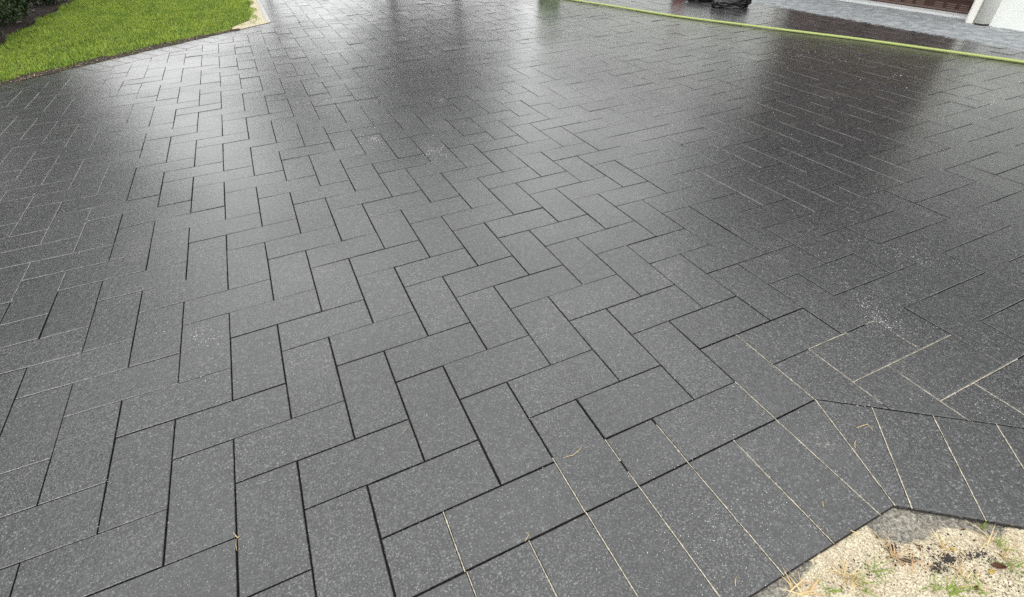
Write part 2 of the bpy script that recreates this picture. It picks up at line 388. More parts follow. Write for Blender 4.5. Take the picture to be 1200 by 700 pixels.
GAP = .0130
joints = []                                         # (p, q, kind) joint segments that hold pale sand
def paver_mesh(poly, seed):
    r = random.Random(seed)
    g = GAP*(1+.25*r.uniform(-1, 1))
    o = inset(poly, g)
    if len(o) < 3: return None
    tpoly = inset(poly, g+.009)
    if len(tpoly) != len(o): return None
    cu = sum(c[0] for c in o)/len(o); cw = sum(c[1] for c in o)/len(o)
    su, sw, dz = r.gauss(0, .0050), r.gauss(0, .0050), r.gauss(0, .0006)
    h = lambda c: ((c[0]-cu)*su + (c[1]-cw)*sw)*S + dz
    n = len(o); V = [P3(*c, h(c)) for c in tpoly] + [P3(*c, h(c)-.0016) for c in o] + [P3(*c, -.0125) for c in o]
    idx = lambda k, i: k*n + i % n
    Fs = [[i for i in range(n)][::-1]] + [[idx(0, i), idx(0, i+1), idx(1, i+1), idx(1, i)] for i in range(n)] + [[idx(1, i), idx(1, i+1), idx(2, i+1), idx(2, i)] for i in range(n)]
    return V, Fs, max(0, min(1, r.gauss(.45, .42)))
def parea(poly):
    q = [px(u, w)[:2] for u, w in poly]
    xs = [min(max(a, 0), 1200) for a, b in q]; ys = [min(max(b, 0), 700) for a, b in q]
    return area(list(zip(xs, ys)))
pieces = [p for p in pieces if in_view(p[0])]
pieces.sort(key=lambda p: -parea(p[0]))
PV, PF, PT = [], [], []
nobj = 0
for idx_, (poly, kind) in enumerate(pieces):
    r_ = paver_mesh(poly, idx_*7+3)
    if not r_: continue
    V, Fs, tone = r_
    if nobj < 300:
        c0 = V[0]; c0 = (sum(v[0] for v in V)/len(V), sum(v[1] for v in V)/len(V), 0)
        o = mk('paver', [(v[0]-c0[0], v[1]-c0[1], v[2]) for v in V], Fs, M['paver'], drive, loc=c0)
        at = o.data.attributes.new('tone', 'FLOAT', 'FACE'); at.data.foreach_set('value', [tone]*len(Fs)); nobj += 1
    else:
        b = len(PV); PV += V; PF += [[b+i for i in f] for f in Fs]; PT += [tone]*len(Fs)
far = mk('paver_field', PV, PF, M['paver'], drive); tag(far, kind='stuff')
at = far.data.attributes.new('tone', 'FLOAT', 'FACE'); at.data.foreach_set('value', PT)
print('pavers', len(pieces))

# sand lying in the joints: narrow raised strips
def strip(mb, p, q, wd, z, r, brk=.0):
    L = math.hypot(q[0]-p[0], q[1]-p[1]); n = max(2, int(L/.07)); dx, dy = (q[0]-p[0])/L, (q[1]-p[1])/L
    sd0 = r.uniform(0, 90)
    for i in range(n):
        a, b = i/n, (i+1)/n
        if noise.noise(Vector((sd0+a*L*1.3, 0, 0)))*1.1+.5 < brk : continue
        w1 = wd*(.72+.6*noise.noise(Vector((sd0+a*L*4, 7, 0)))); w2 = wd*(.72+.6*noise.noise(Vector((sd0+b*L*4, 7, 0))))
        w1, w2 = max(w1, .0012), max(w2, .0012)
        A = (p[0]+(q[0]-p[0])*a, p[1]+(q[1]-p[1])*a); B = (p[0]+(q[0]-p[0])*b, p[1]+(q[1]-p[1])*b)
        k = len(mb.v); zz = z+r.uniform(-.0006, .0006)
        mb.v += [P3(A[0]-dy*w1, A[1]+dx*w1, zz), P3(B[0]-dy*w2, B[1]+dx*w2, zz), P3(B[0]+dy*w2, B[1]-dx*w2, zz), P3(A[0]+dy*w1, A[1]-dx*w1, zz)]
        mb.f.append([k, k+1, k+2, k+3])
pale, grey = MB(), MB()
jr = random.Random(5)
for poly, kind in pieces:
    for i in range(len(poly)):
        p, q = poly[i], poly[(i+1) % len(poly)]
        L = math.hypot(q[0]-p[0], q[1]-p[1])
        if L < .2: continue
        m = ((p[0]+q[0])/2, (p[1]+q[1])/2); du, dw = abs(q[0]-p[0])/L, abs(q[1]-p[1])/L
        dg = (m[0]-CN[0])*NN[0]+(m[1]-CN[1])*NN[1]; near_e = dg if (m[0]-CN[0])*ND[0]+(m[1]-CN[1])*ND[1] > 0 else (m[1]-5 if m[1] < 5.2 or m[0] < 2.2 else 1.0)
        if kind == 'border' and m[1] > 0:
            if abs(near_e) < .1 or near_e > 1.9: continue
            if m[0] < -3.6: strip(pale, p, q, .009, -.0030, jr, .5)
            else: strip(pale, p, q, .0105, -.0014, jr, jr.choice((.0, .05, .2)))
        elif kind == 'field' and m[1] > 0:
            if near_e > -1.15 and near_e < -.16 and m[0] > -4.3 and (dw > du or m[0] > 4):
                if m[0] < 3:
                    a_, b_ = (p, q) if p[1] < q[1] else (q, p); lim = 3.7+jr.random()*.7
                    if b_[1] <= lim+.1: continue
                    if a_[1] < lim: f_ = (lim-a_[1])/(b_[1]-a_[1]); a_ = (a_[0]+(b_[0]-a_[0])*f_, lim)
                    p, q = a_, b_
                strip(pale, p, q, .0100, -.0018, jr, jr.choice((.0, .15, .4)))
            elif m[0] > 4.6 and near_e > -2.2 and near_e < -.16: strip(pale, p, q, .009, -.0016, jr, .35)
            elif m[0] > -3.4 and near_e > -2.4 and near_e < -.16 and dw > du and jr.random() < .35: pass
        elif m[0] < -10.5 and m[1] < -6 and dw > du: strip(grey, p, q, .014 if m[0] < -15 else .0095, -.0010, jr, .05)
        elif m[0] < -12 and m[1] < -14 and jr.random() < .4: strip(grey, p, q, .010, -.0012, jr, .2)
        elif m[0] > 6 and m[1] > -26 and dw > du: strip(grey, p, q, .0085, -.0016, jr, .25)
o = pale.build('joint_sand', M['joint'], drive); tag(o, kind='stuff')
o = grey.build('joint_sand', M['jointgrey'], drive); tag(o, kind='stuff')

# grains and chalky flecks scattered on the pavers
def flecks(name, spots, mat, parent=None):
    V, Fc = [], []
    for (u, w, sz) in spots:
        a0 = nr.uniform(0, 6.28); k = len(V); n = 6
        V.append(P3(u, w, .0004+sz*.5))
        for j in range(n):
            rr = sz*nr.uniform(.6, 1.3); V.append((u*S+math.cos(a0+j*6.283/n)*rr, -w*S+math.sin(a0+j*6.283/n)*rr, .0003))
        Fc += [[k, k+1+j, k+1+(j+1) % n] for j in range(n)]
    o = big(name, np.array(V), np.array(Fc), mat, parent); return tag(o, kind='stuff')
sp = []
def cluster(x, y, sx, sy, n, s0, s1, ang=0):
    n = int(n*1.25)
    for _ in range(n):
        a, b = nr.normal(0, sx)*nr.choice((.7, 1.0, 2.0)), nr.normal(0, sy)*nr.choice((.7, 1.0, 2.2)); ca, sa = math.cos(ang), math.sin(ang)
        xx, yy = x+a*ca-b*sa, y+a*sa+b*ca
        if yy < 12: continue
        u, w = gp(xx, yy); sp.append((u, w, (s0+(s1-s0)*nr.random()**2)*1.25))
for c in [(1030,370,26,7,260,.0006,.0016,.75), (1075,300,20,7,160,.0006,.0018,.3), (695,345,9,6,60,.0006,.0015,.3), (635,390,14,10,30,.0005,.0012,0),
          (235,395,14,9,60,.0006,.0018,0), (75,262,5,4,6,.001,.003,0), (440,163,5,4,40,.001,.0035,0), (508,178,7,4,60,.001,.003,0), (520,118,4,3,25,.001,.003,0),
          (1010,425,30,14,160,.0005,.0012,.4), (1085,405,30,10,140,.0005,.0012,.3), (1155,470,30,14,100,.0005,.0012,.3), (860,395,40,16,90,.0005,.0012,.3),
          (965,360,8,6,50,.0006,.0014,.2), (600,525,24,12,70,.0005,.001,0), (840,640,50,40,260,.0004,.001,.5), (900,560,60,40,160,.0004,.001,.5),
          (940,66,12,3,30,.0015,.004,0), (855,55,12,3,25,.0015,.004,0), (980,68,18,4,25,.0015,.004,0), (1035,82,40,12,26,.0015,.0042,0), (865,91,4,2,14,.001,.004,0),
          (835,18,14,4,26,.002,.006,0), (660,38,20,5,30,.0015,.004,0), (640,22,16,6,26,.0015,.004,0), (780,120,80,40,60,.0008,.002,0), (950,190,90,60,260,.0006,.0018,0),
          (1160,122,12,2,14,.0015,.004,0), (500,17,30,6,20,.0015,.004,0), (615,12,6,2,10,.002,.005,0), (170,545,80,50,70,.0005,.001,0), (150,300,60,50,50,.0006,.0016,0),
          (450,75,10,8,30,.001,.003,0)]:
    cluster(*c)
for _ in range(2600):
    x, y = (nr.uniform(0, 1200) if nr.random() < .4 else nr.normal(930, 170)), 50+600*nr.uniform()**1.3; u, w = gp(x, y)
    if -14 < u < 33 and w < 6.8: sp.append((u, w, nr.uniform(.0005, .0013)*(1+max(0, -w)*.07)))
flecks('sand_fleck', sp, M['fleck'], drive)

# ------------------------------------------------------------------ ground, sand strip, haunch
gr = mk('ground', [(-400, -400, -.12), (400, -400, -.12), (400, 400, -.12), (-400, 400, -.12)], [[0, 1, 2, 3]], M['ground']); tag(gr, kind='structure')
def edge_dist(u, w):
    """distance outwards from the outer edge of the near border (modules)"""
    a = w-7.0; b = (u-CN[0])*NN[0]+(w-CN[1])*NN[1]-2.0
    return min(a, b) if u < OC[0] else (b if u > OC[0]+1.5 else max(min(a, 9), b) if False else b)
hv = [(-10, 6.9), (OC[0]-.05, 6.9), nd(24, 1.9), nd(24, 3.0), (2.1, 7.95), (-10, 7.85)]
h = mk('concrete_haunch', [P3(u, w, -.020) for u, w in hv] + [P3(u, w, -.08) for u, w in hv],
       [[0, 1, 4, 5], [1, 2, 3, 4], [5, 4, 10, 11], [4, 3, 9, 10]], M['haunch'])
tag(h, 'grey wet concrete haunch showing along the foot of the paver edge', 'concrete edge', kind='structure')
def sgn_poly(u, w, poly):
    """signed distance, positive inside"""
    ins = False; dm = 9
    for i in range(len(poly)):
        (x0, y0), (x1, y1) = poly[i], poly[(i+1) % len(poly)]
        if (y0 > w) != (y1 > w) and u < (x1-x0)*(w-y0)/(y1-y0)+x0: ins = not ins
        t_ = max(0, min(1, ((u-x0)*(x1-x0)+(w-y0)*(y1-y0))/((x1-x0)**2+(y1-y0)**2))); dm = min(dm, math.hypot(u-x0-t_*(x1-x0), w-y0-t_*(y1-y0)))
    return dm if ins else -dm
HA = [gp(*c) for c in ((1020, 611), (1030, 627), (1060, 635), (1085, 628), (1097, 617), (1112, 613), (1129, 617), (1148, 621), (1173, 624), (1180, 618), (1177, 608), (1100, 596), (1049, 588), (1035, 596))]
HB = [gp(*c) for c in ((952, 658), (944, 668), (941, 681), (926, 697), (905, 712), (860, 722), (860, 705), (925, 668))]
ng, mg = 420, 260
uu = np.linspace(-3.2, 7.2, ng); ww = np.linspace(6.4, 11.2, mg)
Vs = np.zeros((ng*mg, 3))
for j in range(mg):
    for i in range(ng):
        u, w = uu[i], ww[j]
        a = w-7.0; b = (u-CN[0])*NN[0]+(w-CN[1])*NN[1]-2.0
        d = max(a, b) if u > OC[0] else a
        d = a if u < OC[0]-.0 else b
        q = Vector((u*S*9, w*S*9, 0)); n1 = noise.fractal(q, .9, 2.1, 5); n2 = noise.noise(q*9); n3 = noise.noise(q*30)
        # where the haunch shows, the sand is scraped down
        sdist = max(sgn_poly(u, w, HA), sgn_poly(u, w, HB)) + .07*noise.noise(q*2.5)      # > 0 inside the bare patches
        ex = min(1, max(0, sdist/.10+.5))
        lump = .006*max(0, noise.noise(Vector((u*1.7, w*1.7, 4)))+.1) if w > 7.6 else 0
        z = -.0125 + n1*.004 + n2*.0026 + n3*.0014 - .018*ex + .004*min(1, max(0, d)) + lump
        if d < .12: z = min(z, -.005-.12*max(0, .02-d))
        if d < -.02: z = -.05
        Vs[j*ng+i] = (u*S, -w*S, z)
ii = (np.arange(mg-1)[:, None]*ng+np.arange(ng-1)[None]).ravel()
sand = big('sand_verge', Vs, np.stack([ii, ii+ng, ii+ng+1, ii+1], 1), M['sand'], smooth=True)
tag(sand, 'pale coarse sand strip beside the paver edge', 'sand', kind='structure')
# loose grains on the sand
V, Fc = [], []
for _ in range(22000):
    u, w = nr.uniform(-1.5, 6), nr.uniform(7.1, 9.8)
    i = int((u+3.2)/10.4*(ng-1)); j = int((w-6.4)/4.8*(mg-1)); z = Vs[j*ng+i][2]
    if z < -.021:
        if nr.random() < .55: continue
        z = -.0202
    r0 = nr.uniform(.0007, .0024); k = len(V); c = np.array([u*S, -w*S, z+r0*.2])
    d = nr.normal(size=(3, 3)); d /= np.linalg.norm(d, axis=1)[:, None]
    V += [c+d[0]*r0, c-d[0]*r0, c+d[1]*r0, c-d[1]*r0, c+np.array([0, 0, r0]), c+d[2]*r0]
    Fc += [[k, k+2, k+4], [k+2, k+1, k+4], [k+1, k+3, k+4], [k+3, k, k+4]]
grains = big('sand_grains', np.array(V), np.array(Fc), M['sand'])
tag(grains, 'loose pale grains strewn over the sand strip', 'sand', kind='stuff')
def edge_d(u, w): return (w-7.0) if u < OC[0] else (u-CN[0])*NN[0]+(w-CN[1])*NN[1]-2.0
def sandz(u, w):
    i = int((u+3.2)/10.4*(ng-1)); j = int((w-6.4)/4.8*(mg-1))
    return Vs[max(0, min(mg-1, j))*ng+max(0, min(ng-1, i))][2]

# ------------------------------------------------------------------ debris, blades and leaves on the sand
def blade(V, Fc, T, base, az, lean, L, wd, curl, tone, seg=4):
    b = Vector(base); k = len(V); side = Vector((-math.sin(az), math.cos(az), 0)); p = b.copy(); th = lean
    for s_ in range(seg+1):
        f = s_/seg; w_ = wd*(1-f**1.6)*.5+.0001
        V += [tuple(p-side*w_), tuple(p+side*w_)]
        dirv = Vector((math.cos(az)*math.sin(th), math.sin(az)*math.sin(th), math.cos(th)))
        p = p+dirv*(L/seg); th += curl/seg
    for s_ in range(seg): Fc.append([k+2*s_, k+2*s_+1, k+2*s_+3, k+2*s_+2]); T.append(tone)
def tuft(name, x, y, n, L, wd, mat, lean=(.1, .8), spread=.01, dz=.025, zg=None):
    V, Fc, T = [], [], []
    u, w = gp(x, y, -.1)
    z = sandz(u, w) if zg is None else zg
    for _ in range(int(n*1.7)):
        a = rnd.uniform(0, 6.28); rr = 1.3*spread*rnd.random()**.5
        blade(V, Fc, T, (math.cos(a)*rr, math.sin(a)*rr, -.003), rnd.uniform(0, 6.28), rnd.uniform(*lean), 1.7*L*rnd.uniform(.5, 1.1), 1.3*wd*rnd.uniform(.6, 1.2), rnd.uniform(.2, 1.2), rnd.random())
    o = mk(name, V, Fc, mat, loc=(u*S, -w*S, z)); at = o.data.attributes.new('tone', 'FLOAT', 'FACE'); at.data.foreach_set('value', T)
    return o
tufts = [
 ('grass_tuft', 1150, 618, 5, .032, .0028, 'weed', (.0, .5), .004, 'bright green grass tuft standing in the sand just below the paver edge', 'grass tuft'),
 ('grass_tuft', 1170, 640, 7, .035, .0025, 'weed', (.3, 1.1), .012, 'small loose green tuft on the sand near the right edge of the picture', 'grass tuft'),
 ('grass_tuft', 1112, 698, 9, .036, .0034, 'weed', (.1, .9), .012, 'bright green broad bladed tuft at the bottom below the dark debris', 'grass tuft'),
 ('grass_tuft', 1090, 690, 8, .034, .0022, 'weed', (.2, 1.0), .012, 'thin bladed green tuft beside the broad bladed one at the bottom edge', 'grass tuft'),
 ('grass_tuft', 1010, 690, 9, .042, .0022, 'weed', (.2, 1.0), .012, 'pale green grass tuft at the bottom in front of the straw clump', 'grass tuft'),
 ('grass_tuft', 1022, 672, 7, .04, .0024, 'weed', (.4, 1.2), .012, 'wispy green tuft with a long blade leaning right, above the bottom tufts', 'grass tuft'),
 ('grass_tuft', 1185, 672, 9, .04, .0022, 'weed', (.5, 1.3), .02, 'sprawling green tuft at the right edge beside the brown leaf', 'grass tuft'),
 ('grass_tuft', 968, 697, 7, .03, .0022, 'weed', (.4, 1.2), .012, 'short green tuft left of the straw clump at the bottom edge', 'grass tuft'),
 ('straw_clump', 1075, 665, 16, .035, .0020, 'straw', (1.0, 1.5), .03, 'loose dry stems scattered over the sand left of the debris', 'straw clump'),
 ('straw_clump', 1130, 683, 20, .035, .0022, 'straw', (.9, 1.5), .03, 'tangled brown stems below the dark debris', 'straw clump'),
 ('straw_clump', 1190, 655, 14, .035, .0022, 'straw', (.9, 1.5), .03, 'dry tangled stems at the right edge above the sprawling green tuft', 'straw clump'),
 ('grass_tuft', 1138, 690, 8, .03, .0024, 'weed', (.4, 1.2), .015, 'short green tuft between the bottom brown leaf and the dark debris', 'grass tuft'),
 ('straw_clump', 993, 678, 14, .05, .0026, 'straw', (.5, 1.3), .01, 'tan and orange straw clump standing on the sand near the bottom edge', 'straw clump'),
 ('straw_clump', 1040, 652, 12, .05, .0024, 'straw', (.5, 1.35), .012, 'yellow straw blades arching beside the dark round clod', 'straw clump'),
 ('straw_clump', 935, 695, 16, .05, .0030, 'straw', (.9, 1.5), .02, 'brown dead grass matted against the paver edge at the bottom', 'straw clump'),
 ('straw_clump', 1110, 640, 14, .035, .0028, 'straw', (.8, 1.45), .02, 'broken straw and yellow bits heaped amid the dark debris', 'straw clump'),
 ('straw_clump', 1162, 645, 12, .04, .0022, 'straw', (.9, 1.5), .03, 'thin dry stems lying on the sand near the right edge', 'straw clump'),
]
for nm, x, y, n, L, wd, mt, lean, spr, lab, cat in tufts:
    o = tuft(nm, x, y, n, L, wd, M[mt], lean, spr)
    tag(o, lab, cat, 'green tufts in the sand' if nm == 'grass_tuft' else 'straw clumps on the sand')
V, Fc = [], []
for c_ in range(2300):
    cxy = rnd.choice(((1100, 655, 30, 12), (1150, 652, 26, 12), (1060, 645, 16, 9), (1130, 672, 40, 12), (990, 665, 26, 14), (1185, 690, 20, 16), (1110, 656, 11, 4), (1110, 656, 9, 4), (1062, 657, 7, 2.5), (1062, 657, 7, 2.5), (1142, 651, 10, 3.5), (1098, 668, 7, 3), (1045, 643, 4, 3)))
    u, w = gp(cxy[0]+rnd.gauss(0, cxy[2]), cxy[1]+rnd.gauss(0, cxy[3]), -.05)
    if not (-1 < u < 6.5 and 7.2 < w < 10.4) or edge_d(u, w) < .1: continue
    r0 = rnd.uniform(.0006, .0026)*rnd.random()**.9+.0004; c = np.array([u*S, -w*S, sandz(u, w)+r0*.3]); k = len(V); el = rnd.uniform(.5, 2.4); a = rnd.uniform(0, 3.14); ca, sa = math.cos(a), math.sin(a)
    for x, y, z in ((1, 0, 0), (.3, .8, .1), (-.5, .7, 0), (-1, -.1, 0), (-.4, -.8, 0), (.6, -.6, .1), (.1, .1, .8), (-.2, 0, -.5)):
        x *= r0*el; y *= r0; V.append(c+np.array([x*ca-y*sa, x*sa+y*ca, z*r0]))
    for j in range(6): Fc += [[k+j, k+(j+1) % 6, k+6], [k+(j+1) % 6, k+j, k+7]]
o = big('soil_crumbs', np.array(V), np.array(Fc), M['clod']); tag(o, 'dark soil crumbs sprinkled over the pale sand', 'soil', kind='stuff')
def clod(name, x, y, r, sq, mat, lab, cat, seed, rot=0):
    u, w = gp(x, y, -.05); bm = bmesh.new(); bmesh.ops.create_icosphere(bm, subdivisions=4, radius=1)
    for v in bm.verts:
        q = v.co*1.6+Vector((seed*3.1, 0, 0)); f = 1+.45*noise.fractal(q, .8, 2.2, 5)+.12*noise.noise(q*7)
        v.co = Vector((v.co.x*r*f, v.co.y*r*sq[0]*f, v.co.z*r*sq[1]*f))
    me = bpy.data.meshes.new(name); bm.to_mesh(me); bm.free(); me.materials.append(mat)
    o = bpy.data.objects.new(name, me); o.location = (u*S, -w*S, sandz(u, w)+r*sq[1]*.5); o.rotation_euler = (0, 0, rot); C.objects.link(o)
    return tag(o, lab, cat, 'dark clods on the sand')
clod('soil_clod', 1045, 643, 0.0079, (.8, .75), M['clod'], 'round black soil clod beside the arching yellow straw', 'clod', 1)
clod('soil_clod', 1062, 657, 0.0094, (.5, .4), M['clod'], 'flat dark clod just right of the round black one', 'clod', 2, -.4)
clod('soil_clod', 1112, 655, 0.0101, (.7, .4), M['clod'], 'largest dark crumbly clod in the middle of the debris', 'clod', 3, .5)
clod('soil_clod', 1098, 668, 0.0072, (.8, .4), M['clod'], 'small dark clod below the largest one', 'clod', 4)
clod('soil_clod', 1145, 652, 0.0079, (.5, .4), M['clod'], 'thin dark clod between the largest one and the brown leaf', 'clod', 5, .2)
clod('soil_clod', 1111, 626, 0.0029, (.9, .7), M['clod'], 'tiny dark pellet near the edge of the grey concrete', 'clod', 6)
clod('soil_clod', 1088, 644, 0.0036, (.9, .7), M['clod'], 'tiny dark pellet left of the orange leaf fragment', 'clod', 7)
clod('soil_clod', 1141, 634, 0.0043, (.6, .5), M['clod'], 'small dark crumb above the thin clod', 'clod', 8)
def leaf(name, x, y, L, wd, curl, rz, tilt, mat, lab, cat='leaf', grp='fallen leaves on the sand', zfix=None):
    u, w = gp(x, y, -.05); V, Fc = [], []; n, m = 8, 4
    for i in range(n+1):
        f = i/n; half = wd*math.sin(math.pi*min(.98, max(.02, f)))**.7*(1-.25*f)
        for j in range(-m, m+1):
            g = j/m; V.append((L*(f-.5), half*g, curl*L*((g*g)*.35+(f-.5)**2*1.2)+.0015*math.sin(7*f+3*g)))
    W_ = 2*m+1
    for i in range(n):
        for j in range(2*m): Fc.append([i*W_+j, i*W_+j+1, (i+1)*W_+j+1, (i+1)*W_+j])
    z = sandz(u, w) if zfix is None else zfix
    o = mk(name, V, Fc, mat, smooth=True, loc=(u*S, -w*S, z+.004)); o.rotation_euler = (tilt, .1, rz)
    m_ = o.modifiers.new('thickness', 'SOLIDIFY'); m_.thickness = .0005
    return tag(o, lab, cat, grp)
leaf('dead_leaf', 1165, 664, .040, .010, .6, -.6, .5, M['deadleaf'], 'curled dark brown leaf on the sand at the right')
leaf('dead_leaf', 1160, 671, .022, .005, .3, 0, .1, M['yleaf'], 'yellow green leaf sliver under the curled brown leaf')
leaf('dead_leaf', 1116, 644, .012, .005, .4, .3, .3, M['yleaf'], 'orange yellow leaf fragment beside the green fleck in the debris')
leaf('dead_leaf', 1075, 641, .026, .003, .3, -.9, .2, M['deadleaf'], 'narrow dark leaf strip between the round clod and the debris heap')
leaf('dead_leaf', 1030, 628, .018, .003, .2, -.2, .1, M['deadleaf'], 'thin dark leaf sliver near the paver corner')
leaf('dead_leaf', 1140, 691, .020, .006, .5, .2, .3, M['deadleaf'], 'small brown leaf at the bottom below the debris')
leaf('dead_leaf', 1128, 621, .018, .003, .2, -.3, .1, M['deadleaf'], 'thin dark leaf strip lying across the grey concrete')
# chips and straws lying on the pavers
def straw(pts, r, lab, mat='straw'):
    P = [gp(x, y) for x, y in pts]; o0 = P[0]
    mb = MB().tube([((u-o0[0])*S, -(w-o0[1])*S, .002+.002*(i == 1)) for i, (u, w) in enumerate(P)], [r*.7]+[r]*(len(P)-2)+[r*.4], 6)
    o = mb.build('dry_straw', M[mat], smooth=True); o.location = (o0[0]*S, -o0[1]*S, 0)
    at = o.data.attributes.new('tone', 'FLOAT', 'FACE'); at.data.foreach_set('value', [.8]*len(o.data.polygons)); tag(o, lab, 'straw', 'straws on the pavers')
straw([(660, 537), (672, 534), (680, 527), (682, 521)], .0010, 'longest pale curved straw lying on a paver near the bottom centre')
straw([(615, 635), (618, 631), (620, 627), (615, 624)], .0010, 'short kinked straw on the joint left of the pale curved one')
straw([(862, 688), (861, 681), (863, 676)], .0010, 'short pale straw near the bottom right paver edge')
straw([(1003, 502), (1016, 498), (1023, 505)], .0011, 'bent pale straw on the soldier course near its corner')
straw([(1002, 526), (1001, 521), (1003, 515)], .0010, 'small upright looking straw beside the bent one')
straw([(964, 588), (964, 595)], .0018, 'stubby tan chip on the soldier course near the sand', 'straw')
straw([(274, 625), (279, 631), (283, 627)], .0014, 'tan twig fragment at a paver joint near the bottom left')
straw([(277, 632), (277, 640), (278, 646)], .0010, 'thin tan stem standing in the joint below the twig fragment')
straw([(996, 622), (1004, 626), (1012, 630)], .0022, 'pale wood chip at the edge of the paving by the sand')
straw([(480, 500), (470, 510)], .0007, 'faint thin straw on a paver left of centre')

# ------------------------------------------------------------------ lawn
lawn_poly = [FO, fd(44, 0), (-48, -80), (-60, -95), (-3.35, -95)]
lp = [P3(*fd(44, 0.02), -.004), P3(FO[0]-.35, FO[1]-.1, -.004), P3(-3.35, -95, -.004), P3(-60, -95, -.004), P3(-60, -30, -.004)]
lw = mk('lawn', lp, [[0, 1, 2, 3, 4]], M['soil']); tag(lw, kind='structure', label='lawn ground beside the driveway', cat='lawn')
ks = mk('kerb_strip', [P3(-3.36, -95, .002), P3(-2.99, -95, .002), P3(-2.99, -42.3, .002), P3(-3.36, -42.0, .002)], [[0, 3, 2, 1]], M['concrete'])
tag(ks, 'pale concrete strip between the sandy lawn corner and the paving', 'kerb', kind='structure')
# bare sandy corner and dark soil line
def ragged(name, pts, mat, z, lab, cat):
    o = mk(name, [P3(u, w, z) for u, w in pts], [list(range(len(pts)))], mat); return tag(o, lab, cat, kind='structure')
pts = [(FO[0]-.02, FO[1]-.02), fd(1.2, .02), fd(2.4, .02), fd(3.6, .04), (-6.0, -41.6), (-5.2, -43.2), (-4.5, -44.2), (-4.5, -46), (-4.2, -48.5), (-4.3, -51), (-4.0, -54), (-4.2, -58), (-3.9, -64), (-3.37, -70), (-3.37, -42.6)]
ragged('sandy_corner', pts, M['sand'], .004, 'bare cream sand patch at the corner of the lawn', 'sand')
n = 90; ed = []
for i in range(n+1): ed.append(fd(3.0+i*.42, -.02+.05*rnd.uniform(-1, 1)))
for i in range(n, -1, -1): ed.append(fd(3.0+i*.42, (1.15 if i > 12 else .12+.085*i)+.30*noise.noise(Vector((i*.35, 3, 0)))))
V = []; k = len(ed)//2
for i, (u, w) in enumerate(ed): V.append(P3(u, w, .001 if i < k else .010+rnd.uniform(-.004, .006)))
de = mk('soil_edge', V, [[i, i+1, len(ed)-2-i, len(ed)-1-i] for i in range(k-1)], M['dirt']); tag(de, 'dark bare soil line between the lawn and the paving', 'soil', kind='structure')

N = 330000
U = nr.uniform(-34, -3.3, N); Wd = nr.uniform(-86, -24, N)
q = (np.stack([U, -0*U, 0*U], 1)); cam_c = np.stack([U-CAM[0], Wd-CAM[1], np.full(N, -CAM[2])], 1) @ R.T
xs = CX+F*cam_c[:, 0]/cam_c[:, 2]; ys = CY+F*cam_c[:, 1]/cam_c[:, 2]
dd = (U-FO[0])*FN[0]+(Wd-FO[1])*FN[1]
wob = .72+.26*np.sin(U*2.1)+.18*np.sin(U*5.3+1)+.55*nr.random(N)**2
ok = (xs > -90) & (xs < 420) & (ys > -45) & (dd > wob) & (U < -3.9-.25*np.sin(Wd*1.3))
# sandy corner and mulch bed stay bare
crn = (U > -5.6+.5*np.sin(Wd*2)) & (Wd > -50) & (nr.random(N) > .25)
bed = U < (-22.0+.4*np.sin(Wd*.8)-.03*(Wd+46))
ok &= ~(crn & (dd < 3.2)) & ~bed
U, Wd = U[ok], Wd[ok]; n = len(U); print('blades', n)
clump = np.sin(U*7.1+2*np.sin(Wd*3.3))*np.sin(Wd*6.3+1.7*np.sin(U*4.1)); L = nr.uniform(.020, .055, n)*(1+.35*clump)*(1-.35*(np.exp(-((Wd+44)**2)/60)*np.exp(-((U+6)**2)/8))); wd = nr.uniform(.004, .010, n)
az = nr.uniform(0, 2*np.pi, n); ln = nr.uniform(.1, .95, n)
bx = np.stack([U*S, -Wd*S, np.full(n, -.002)], 1); dr = np.stack([np.cos(az)*np.sin(ln), np.sin(az)*np.sin(ln), np.cos(ln)], 1)
dr2 = dr*np.array([1.4, 1.4, .55]); dr2 /= np.linalg.norm(dr2, axis=1)[:, None]
sd_ = np.stack([-np.sin(az), np.cos(az), 0*az], 1)*wd[:, None]*.5
mid = bx+dr*(L*.55)[:, None]; tip = mid+dr2*(L*.5)[:, None]
V = np.stack([bx-sd_, bx+sd_, mid+sd_*.8, mid-sd_*.8, tip+sd_*.15, tip-sd_*.15], 1).reshape(-1, 3)
b = np.arange(n)*6
Fc = np.concatenate([np.stack([b, b+1, b+2, b+3], 1), np.stack([b+3, b+2, b+4, b+5], 1)])
gb = big('lawn_grass', V, Fc, M['grass']); tn = np.clip(nr.normal(.42, .32, n)+.18*clump, 0, 1)
at = gb.data.attributes.new('tone', 'FLOAT', 'FACE'); at.data.foreach_set('value', np.concatenate([tn, tn]).astype(np.float32))
tag(gb, 'bright green mown lawn beside the driveway', 'lawn', kind='stuff')
# straw and pale bits along the soil line
V, Fc, T = [], [], []
for _ in range(1100):
    t_ = rnd.uniform(1, 34); u, w = fd(t_, rnd.uniform(-.15, .9)); blade(V, Fc, T, P3(u, w, .010), rnd.uniform(0, 6.28), rnd.uniform(1.2, 1.6), rnd.uniform(.012, .04), rnd.uniform(.003, .008), .1, rnd.random(), 2)
o = mk('straw_litter', V, Fc, M['straw']); at = o.data.attributes.new('tone', 'FLOAT', 'FACE'); at.data.foreach_set('value', T)
tag(o, 'dry straw litter along the dark soil line of the lawn', 'litter', kind='stuff')

